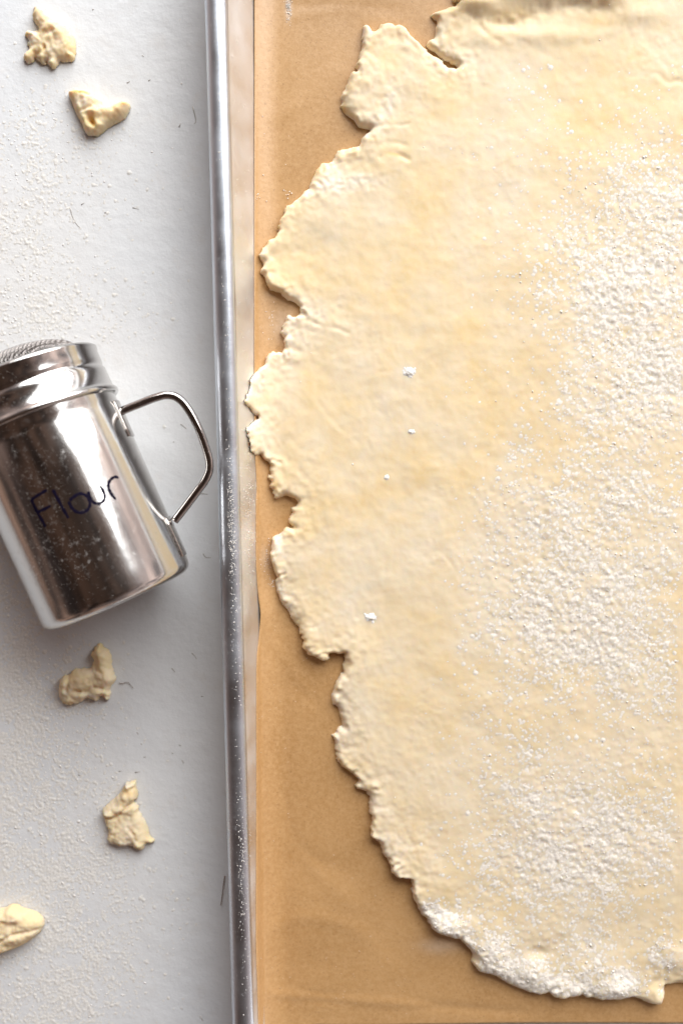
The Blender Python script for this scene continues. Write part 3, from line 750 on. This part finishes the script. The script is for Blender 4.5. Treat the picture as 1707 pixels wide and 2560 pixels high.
# ================================================================== DOUGH SCRAPS
def scrap(outline, T, label, seed, lumps, creases, dusts, crease_glow=(), rag=.0008, z=.002, ew=.0036):
    lumps = [(a, b, c*1.2, d*1.1, e*.58) for a, b, c, d, e in lumps]; creases = [(p, w*1.1, d*.8) for p, w, d in creases]
    def du(px, py, X, Y):
        o = .22+.25*vnoise(X, Y, .006, seed, 2)
        for x, y, a, b, s in dusts: o = o+s*np.exp(-(((px-x)/a)**2+((py-y)/b)**2))
        return o
    out = catmull(outline, 3, True).tolist()
    me, _ = pastry('dough_scrap', out, T, .00030, {'lump': lumps, 'crease': creases, 'dust': du}, seed, ew, rag, lambda x, y: np.zeros_like(x), .0010, z, crease_glow, .8, 3)
    cx = me.vertices[0].co.copy(); c = Vector((0, 0, 0))
    o = link('dough_scrap', me, M_SCRAP)
    tag(o, label, 'dough scrap', 'torn dough scraps lying on the table')
scrap([(84,14),(92,8),(104,14),(118,30),(140,46),(160,62),(172,78),(186,92),(189,112),(188,132),(186,146),(174,150),(160,152),(146,154),(140,164),(132,167),(124,160),(120,152),(104,156),(92,148),(86,143),(84,152),(72,156),(60,150),(58,138),(64,128),(72,122),(70,112),(64,96),(62,82),(70,76),(84,76),(92,72),(94,66),(84,50),(80,34)],
      .0042, 'thick crumbly dough scrap with a pointed top, nearest the upper table corner', 201,
      [(72,142,12,12,.0018),(132,160,8,7,.0016),(110,146,12,8,.0008),(150,110,30,34,.0012),(130,70,22,20,.0018),(104,36,14,18,.0012),(80,92,14,12,.0012),(176,140,8,5,.0008)],
      [([(92,72),(104,84),(122,86),(134,80)],6,.0024),([(134,86),(140,100),(138,118)],3,.0010),([(114,118),(112,128),(98,136),(86,132)],3.5,.0024),([(124,146),(128,152)],4,.0012)],
      [(82,96,16,14,.5),(130,126,14,8,.4)], [(116,80,20,6,0,.30),(114,124,4,10,.2,.8),(96,135,12,4,-.4,.6)])
scrap([(170,232),(178,226),(200,225),(222,229),(238,238),(252,250),(256,262),(266,268),(282,262),(300,254),(318,252),(325,262),(322,276),(314,290),(300,302),(280,312),(262,322),(246,334),(230,337),(214,332),(208,318),(200,302),(190,286),(180,262),(174,246)],
      .0044, 'folded yellow dough scrap shaped like a wing, second from the top', 202,
      [(240,284,14,9,.0030),(205,232,24,7,.0022),(222,262,18,16,.0006),(290,276,24,14,.0022),(214,312,9,16,.0022),(250,318,14,7,.0016),(312,258,8,5,.0012)],
      [([(184,238),(204,236),(228,242)],4.5,.0030),([(228,300),(236,314),(240,318)],6,.0040),([(206,282),(222,277),(232,274)],4,.0018),([(256,284),(250,296),(246,302)],3,.0014),([(306,270),(318,264)],3,.0012)],
      [(205,262,18,14,.35),(262,308,18,8,.3)], [(208,236,26,5,.12,.85),(236,308,9,15,-.4,.95),(222,278,14,3,-.3,.35),(313,264,7,4,-.6,.6)], rag=.0005)
scrap([(240,1618),(248,1610),(258,1618),(268,1624),(276,1640),(280,1662),(286,1684),(292,1700),(284,1712),(276,1722),(274,1738),(270,1752),(262,1748),(256,1742),(246,1748),(238,1756),(232,1748),(220,1748),(204,1754),(190,1762),(172,1766),(156,1760),(150,1746),(145,1728),(148,1706),(156,1692),(172,1688),(180,1676),(196,1670),(214,1672),(228,1668),(232,1650),(228,1636)],
      .0044, 'lumpy grey-gold dough scrap in the shade just below the flour shaker', 203,
      [(200,1698,26,16,.0022),(254,1640,16,26,.0026),(268,1694,18,14,.0024),(160,1710,10,22,.0016),(166,1752,12,9,.0012),(215,1738,18,6,.0010)],
      [([(172,1690),(174,1708),(168,1726)],4,.0022),([(190,1726),(214,1726),(240,1716),(260,1720)],4.5,.0024),([(240,1662),(244,1672),(256,1678)],4,.0012),([(206,1676),(212,1686)],3,.0008)],
      [(236,1738,26,8,.75),(160,1740,14,16,.3)])
scrap([(306,1968),(314,1956),(328,1956),(338,1950),(342,1956),(340,1968),(345,1984),(342,1996),(334,2006),(344,2018),(352,2036),(364,2056),(372,2076),(376,2092),(384,2102),(380,2110),(366,2110),(360,2120),(352,2127),(340,2122),(328,2116),(312,2116),(302,2120),(290,2112),(276,2110),(266,2100),(270,2082),(264,2064),(260,2048),(256,2038),(254,2026),(262,2016),(276,2006),(288,1992),(300,1982)],
      .0040, 'pale fan shaped dough scrap with a curled lip, fourth from the top', 204,
      [(300,2020,22,9,.0022),(272,2034,12,8,.0024),(320,1990,20,16,.0012),(322,1960,14,6,.0024),(300,2075,30,26,.0010),(350,2070,12,30,.0012),(300,2108,16,8,.0012),(340,2110,18,7,.0014)],
      [([(262,2042),(286,2042),(304,2030),(322,2012),(332,2004)],4,.0026),([(308,1972),(322,1976),(338,1968)],5,.0022),([(290,2060),(286,2090),(282,2106)],3.5,.0010),([(320,2064),(334,2080),(342,2100)],3.5,.0012)],
      [(322,1958,14,7,.6),(330,2060,34,40,.45),(300,2110,40,10,.45)], [(322,1978,14,7,.2,.45),(300,2024,28,8,-.5,.25)])
scrap([(-40,2270),(-10,2274),(12,2272),(24,2264),(42,2264),(56,2272),(72,2276),(92,2284),(106,2296),(110,2312),(104,2326),(92,2340),(70,2356),(48,2368),(24,2374),(4,2384),(-16,2396),(-50,2390),(-60,2330)],
      .0056, 'smooth rolled yellow dough scrap cut by the left edge of the picture', 205,
      [(50,2340,40,14,.0022),(80,2300,22,14,.0012),(40,2284,20,12,.0018),(10,2320,18,20,.0008)],
      [([(0,2352),(20,2336),(44,2326),(70,2322),(96,2320)],4,.0018),([(14,2296),(30,2304),(44,2300)],5,.0014)],
      [(20,2330,20,10,.2)], [(15,2300,16,12,0,.25),(6,2335,12,5,0,.4)], rag=.0003)

# ---- loose fibres on the table
def fibre(name, pts, r, label, cat, z0=.0003):
    q = catmull(pts, 8); w = unproj(q[:, 0], q[:, 1], .0005); n = len(q)
    P = np.column_stack([w, z0+.0003*np.abs(np.sin(np.linspace(0, 9, n)))])
    o = link(name, mesh_py(name, [tube_np(P, r*np.linspace(1, .6, n), 6)]), M_BROWN); tag(o, label, cat)
fibre('brown_bristle', [(563, 2188), (560, 2208), (557, 2232), (553, 2262)], .00022, 'thin brown bristle lying against the outside of the baking sheet', 'bristle', .001)
fibre('curled_fibre', [(298, 1708), (308, 1709), (314, 1706), (320, 1706), (327, 1712), (334, 1720)], .00013, 'short dark curled fibre beside the shaded dough scrap', 'fibre')

# ================================================================== FLOUR SHAKER
BX, BY, PHI, RB = -0.08258, -0.03106, 1.97409, 0.02903
AX = np.array([math.cos(PHI), math.sin(PHI), 0]); PP = np.array([AX[1], -AX[0], 0]); UPV = np.array([0, 0, 1.])   # PP points to the handle side
SB = np.array([BX, BY, RB])
def cyl(s, r, th):    # th: 0 = handle side, 90 deg = up
    return SB+AX*s+UPV*.0012*np.clip(s/.073, 0, 1.3)+r*(math.cos(th)*PP+math.sin(th)*UPV)
def lathe(prof, n=96):
    V = []; F = []
    for s, r in prof:
        for k in range(n): V.append(cyl(s, r, 2*math.pi*k/n))
    for j in range(len(prof)-1):
        for k in range(n): F.append((j*n+k, j*n+(k+1) % n, (j+1)*n+(k+1) % n, (j+1)*n+k))
    return np.array(V), F
SHK = empty('flour_shaker', (BX, BY, 0), 'polished steel flour shaker with wire handle lying on its side', 'shaker')
def arc(s0, r0, R_, a0, a1, n=6): return [(s0+R_*math.cos(a0+(a1-a0)*k/n), r0+R_*math.sin(a0+(a1-a0)*k/n)) for k in range(n+1)]
pb = [(.0012, .0005), (.0012, RB-.006), (0.0, RB-.005), (0.0, RB-.0042)]+arc(.0038, RB-.0038, .0038, math.pi, math.pi/2, 8)+[(.010, RB), (.03, RB), (.05, RB), (.066, RB), (.0675, RB-.0003), (.069, RB), (.080, RB-.0002)]
V, F = lathe(pb); me = mesh_py('body', [(V, F)]); link('body', me, M_STEEL, SHK)
pl = [(.0735, RB+.0002), (.0722, RB+.0006), (.0716, RB+.0013), (.0721, RB+.0019), (.0731, RB+.0020), (.0739, RB+.0014), (.0745, RB+.0008), (.0800, RB+.0007), (.0815, RB+.0007), (.0822, RB+.0002), (.0830, RB+.0001), (.0838, RB+.0005),
      (.0845, RB+.0006), (.0885, RB+.0006), (.0893, RB+.0010), (.0900, RB+.0010), (.0906, RB+.0003), (.0906, RB-.0010), (.0900, RB-.0030), (.0902, RB-.0050), (.0900, RB-.0062)]
V, F = lathe(pl); LID = link('lid', mesh_py('lid', [(V, F)]), M_STEEL, SHK)
# woven wire dome
def mesh_screen():
    Rm = RB-.0055; parts = []; pitch = .00095; k = int(Rm/pitch)
    def pt(u, v, off):
        q = min(1, (u*u+v*v)/(Rm*Rm)); s = .0900+.0088*(1-q)**.36
        return SB+UPV*.0014+AX*(s+off)+u*PP+v*UPV
    for fam in (0, 1):
        for i in range(-k, k+1):
            a = i*pitch; L = math.sqrt(max(0, Rm*Rm-a*a)); 
            if L < pitch: continue
            n = max(4, int(2*L/pitch*2)); P = []
            for j in range(n+1):
                b = -L+2*L*j/n; ph = math.cos(math.pi*(b/pitch))*(1 if (i % 2 == 0) else -1)*(1 if fam == 0 else -1)*.00018
                u0, v0 = (a, b) if fam == 0 else (b, a)
                u = u0*.7071-v0*.7071; v = u0*.7071+v0*.7071; P.append(pt(u, v, ph))
            parts.append(tube_np(np.array(P), .00020, 5))
    return mesh_py('wire_mesh', parts)
mo = link('wire_mesh', mesh_screen(), M_WIRE, LID); mo['kind'] = 'stuff'
# wire handle; hugs the height of the cup's side then drops slightly to the tip
HP = [(300,1030),(318,1022),(348,1010),(375,999),(396,992),(415,988),(434,990),(450,999),(464,1014),(481,1040),(499,1076),(511,1108),(520,1136),(524,1156),(523,1178),(512,1203),(498,1222),(480,1246),(458,1275),(436,1303)]
q = catmull(HP, 5)
def hz(p):
    d = (p[0]-300)/225; return RB*1.02-.0045*np.clip(d, 0, 1)
P = np.array([[*unproj(a, b, hz((a, b))), hz((a, b))] for a, b in q])
Rw = np.full(len(P), .00155)
HANDLE = link('handle', mesh_py('handle', [tube_np(P, Rw, 14, .85)]), M_ROD, SHK)
# welded tabs where the handle meets the body
def tab(s0, s1, name):
    rows = []; pts = []
    for s in np.linspace(s0, s1, 6):
        for th in np.linspace(-.16, .16, 6): pts.append(cyl(s, RB+.0003, th))
        
    V = np.array(pts); F = []
    for i in range(5):
        for j in range(5): F.append((i*6+j, (i+1)*6+j, (i+1)*6+j+1, i*6+j+1))
    o = link(name, mesh_py(name, [(V, F)]), M_ROD, HANDLE)
    so = o.modifiers.new('thickness', 'SOLIDIFY'); so.thickness = .0005; so.offset = 0
    return o
tab(.0540, .0680, 'weld_tab'); tab(.0060, .0215, 'weld_tab')
# hand-written word on the body
def on_cup(px, py, lift=.00006):
    cx = (px-853.5)/FPX; cy = -(py-1280)/FPX
    d = np.array([cx, cy*ct-st, -cy*st-ct]); d /= np.linalg.norm(d)
    A2 = AX+UPV*(.0012/.073); A2 = A2/np.linalg.norm(A2)
    o = CAM-SB; dp = d-A2*np.dot(d, A2); op = o-A2*np.dot(o, A2)
    a = dp@dp; b = 2*dp@op; c = op@op-(RB+lift)**2; disc = b*b-4*a*c
    t = (-b-math.sqrt(max(disc, 0)))/(2*a); return CAM+d*t, (op+dp*t)/np.linalg.norm(op+dp*t)
STROKES = [[(320,1450),(300,1410),(262,1345),(226,1268),(222,1258)], [(222,1258),(255,1235),(300,1207),(330,1190)], [(262,1346),(300,1330),(357,1300)],
           [(372,1188),(400,1240),(440,1315),(482,1388)], [(490,1262),(518,1238),(558,1216),(598,1224),(622,1252),(632,1290),(618,1325),(582,1346),(540,1344),(508,1318),(490,1288),(485,1268)],
           [(620,1200),(632,1240),(655,1275),(690,1286),(722,1272),(736,1240),(728,1205),(704,1160)], [(758,1182),(775,1208),(812,1256)], [(775,1205),(762,1170),(764,1140),(782,1112),(808,1098),(832,1104)]]
for i, s in enumerate(STROKES):
    q = catmull(s, 7); V = []; F = []
    pts = [on_cup(a/2.8, 800+b/2.8, .00008) for a, b in q]
    Pn = np.array([p for p, _ in pts]); Nn = np.array([n for _, n in pts]); T = np.gradient(Pn, axis=0); T /= np.linalg.norm(T, axis=1)[:, None]
    Bn = np.cross(T, Nn); w = .00050*(1+.18*np.sin(np.arange(len(Pn))*.9))
    w[0] *= .6; w[-1] *= .6
    V = np.vstack([Pn-Bn*w[:, None], Pn+Nn*.00005, Pn+Bn*w[:, None]]); n = len(Pn)
    F = [(k, k+1, n+k+1, n+k) for k in range(n-1)]+[(n+k, n+k+1, 2*n+k+1, 2*n+k) for k in range(n-1)]
    link('handwriting', mesh_py('handwriting', [(V, F)]), M_INK, SHK)
# flour stuck to the shaker
def shaker_flour():
    g = np.random.default_rng(31); C = []; r = []
    for (s, th, ss, st_, n) in ((.045, 95, .012, 14, 330), (.030, 120, .010, 12, 160), (.020, 100, .008, 12, 140), (.035, 3, .02, 7, 260), (.010, 4, .006, 8, 260), (.055, 80, .008, 9, 90), (.0775, 105, .003, 20, 120), (.0868, 110, .002, 18, 120), (.0868, 40, .002, 12, 60), (.04, 80, .025, 40, 160)):
        for _ in range(n):
            a = g.normal(s, ss); t = R(g.normal(th, st_))
            if a < .001 or a > .089: continue
            rad = RB+(.0008 if a > .0745 else 0) if not (.071 < a < .0745) else RB+.0018
            C.append(cyl(a, rad, t)); r.append(g.uniform(.00003, .000075))
    V, F = grains_np(np.array(C), np.array(r), .8, 33)
    o = link('flour_specks', mesh_np('flour_specks', V, F), M_FLOUR, SHK); o['kind'] = 'stuff'
shaker_flour()
print('grains', n1, n2, 'dough verts', len(dme.vertices))
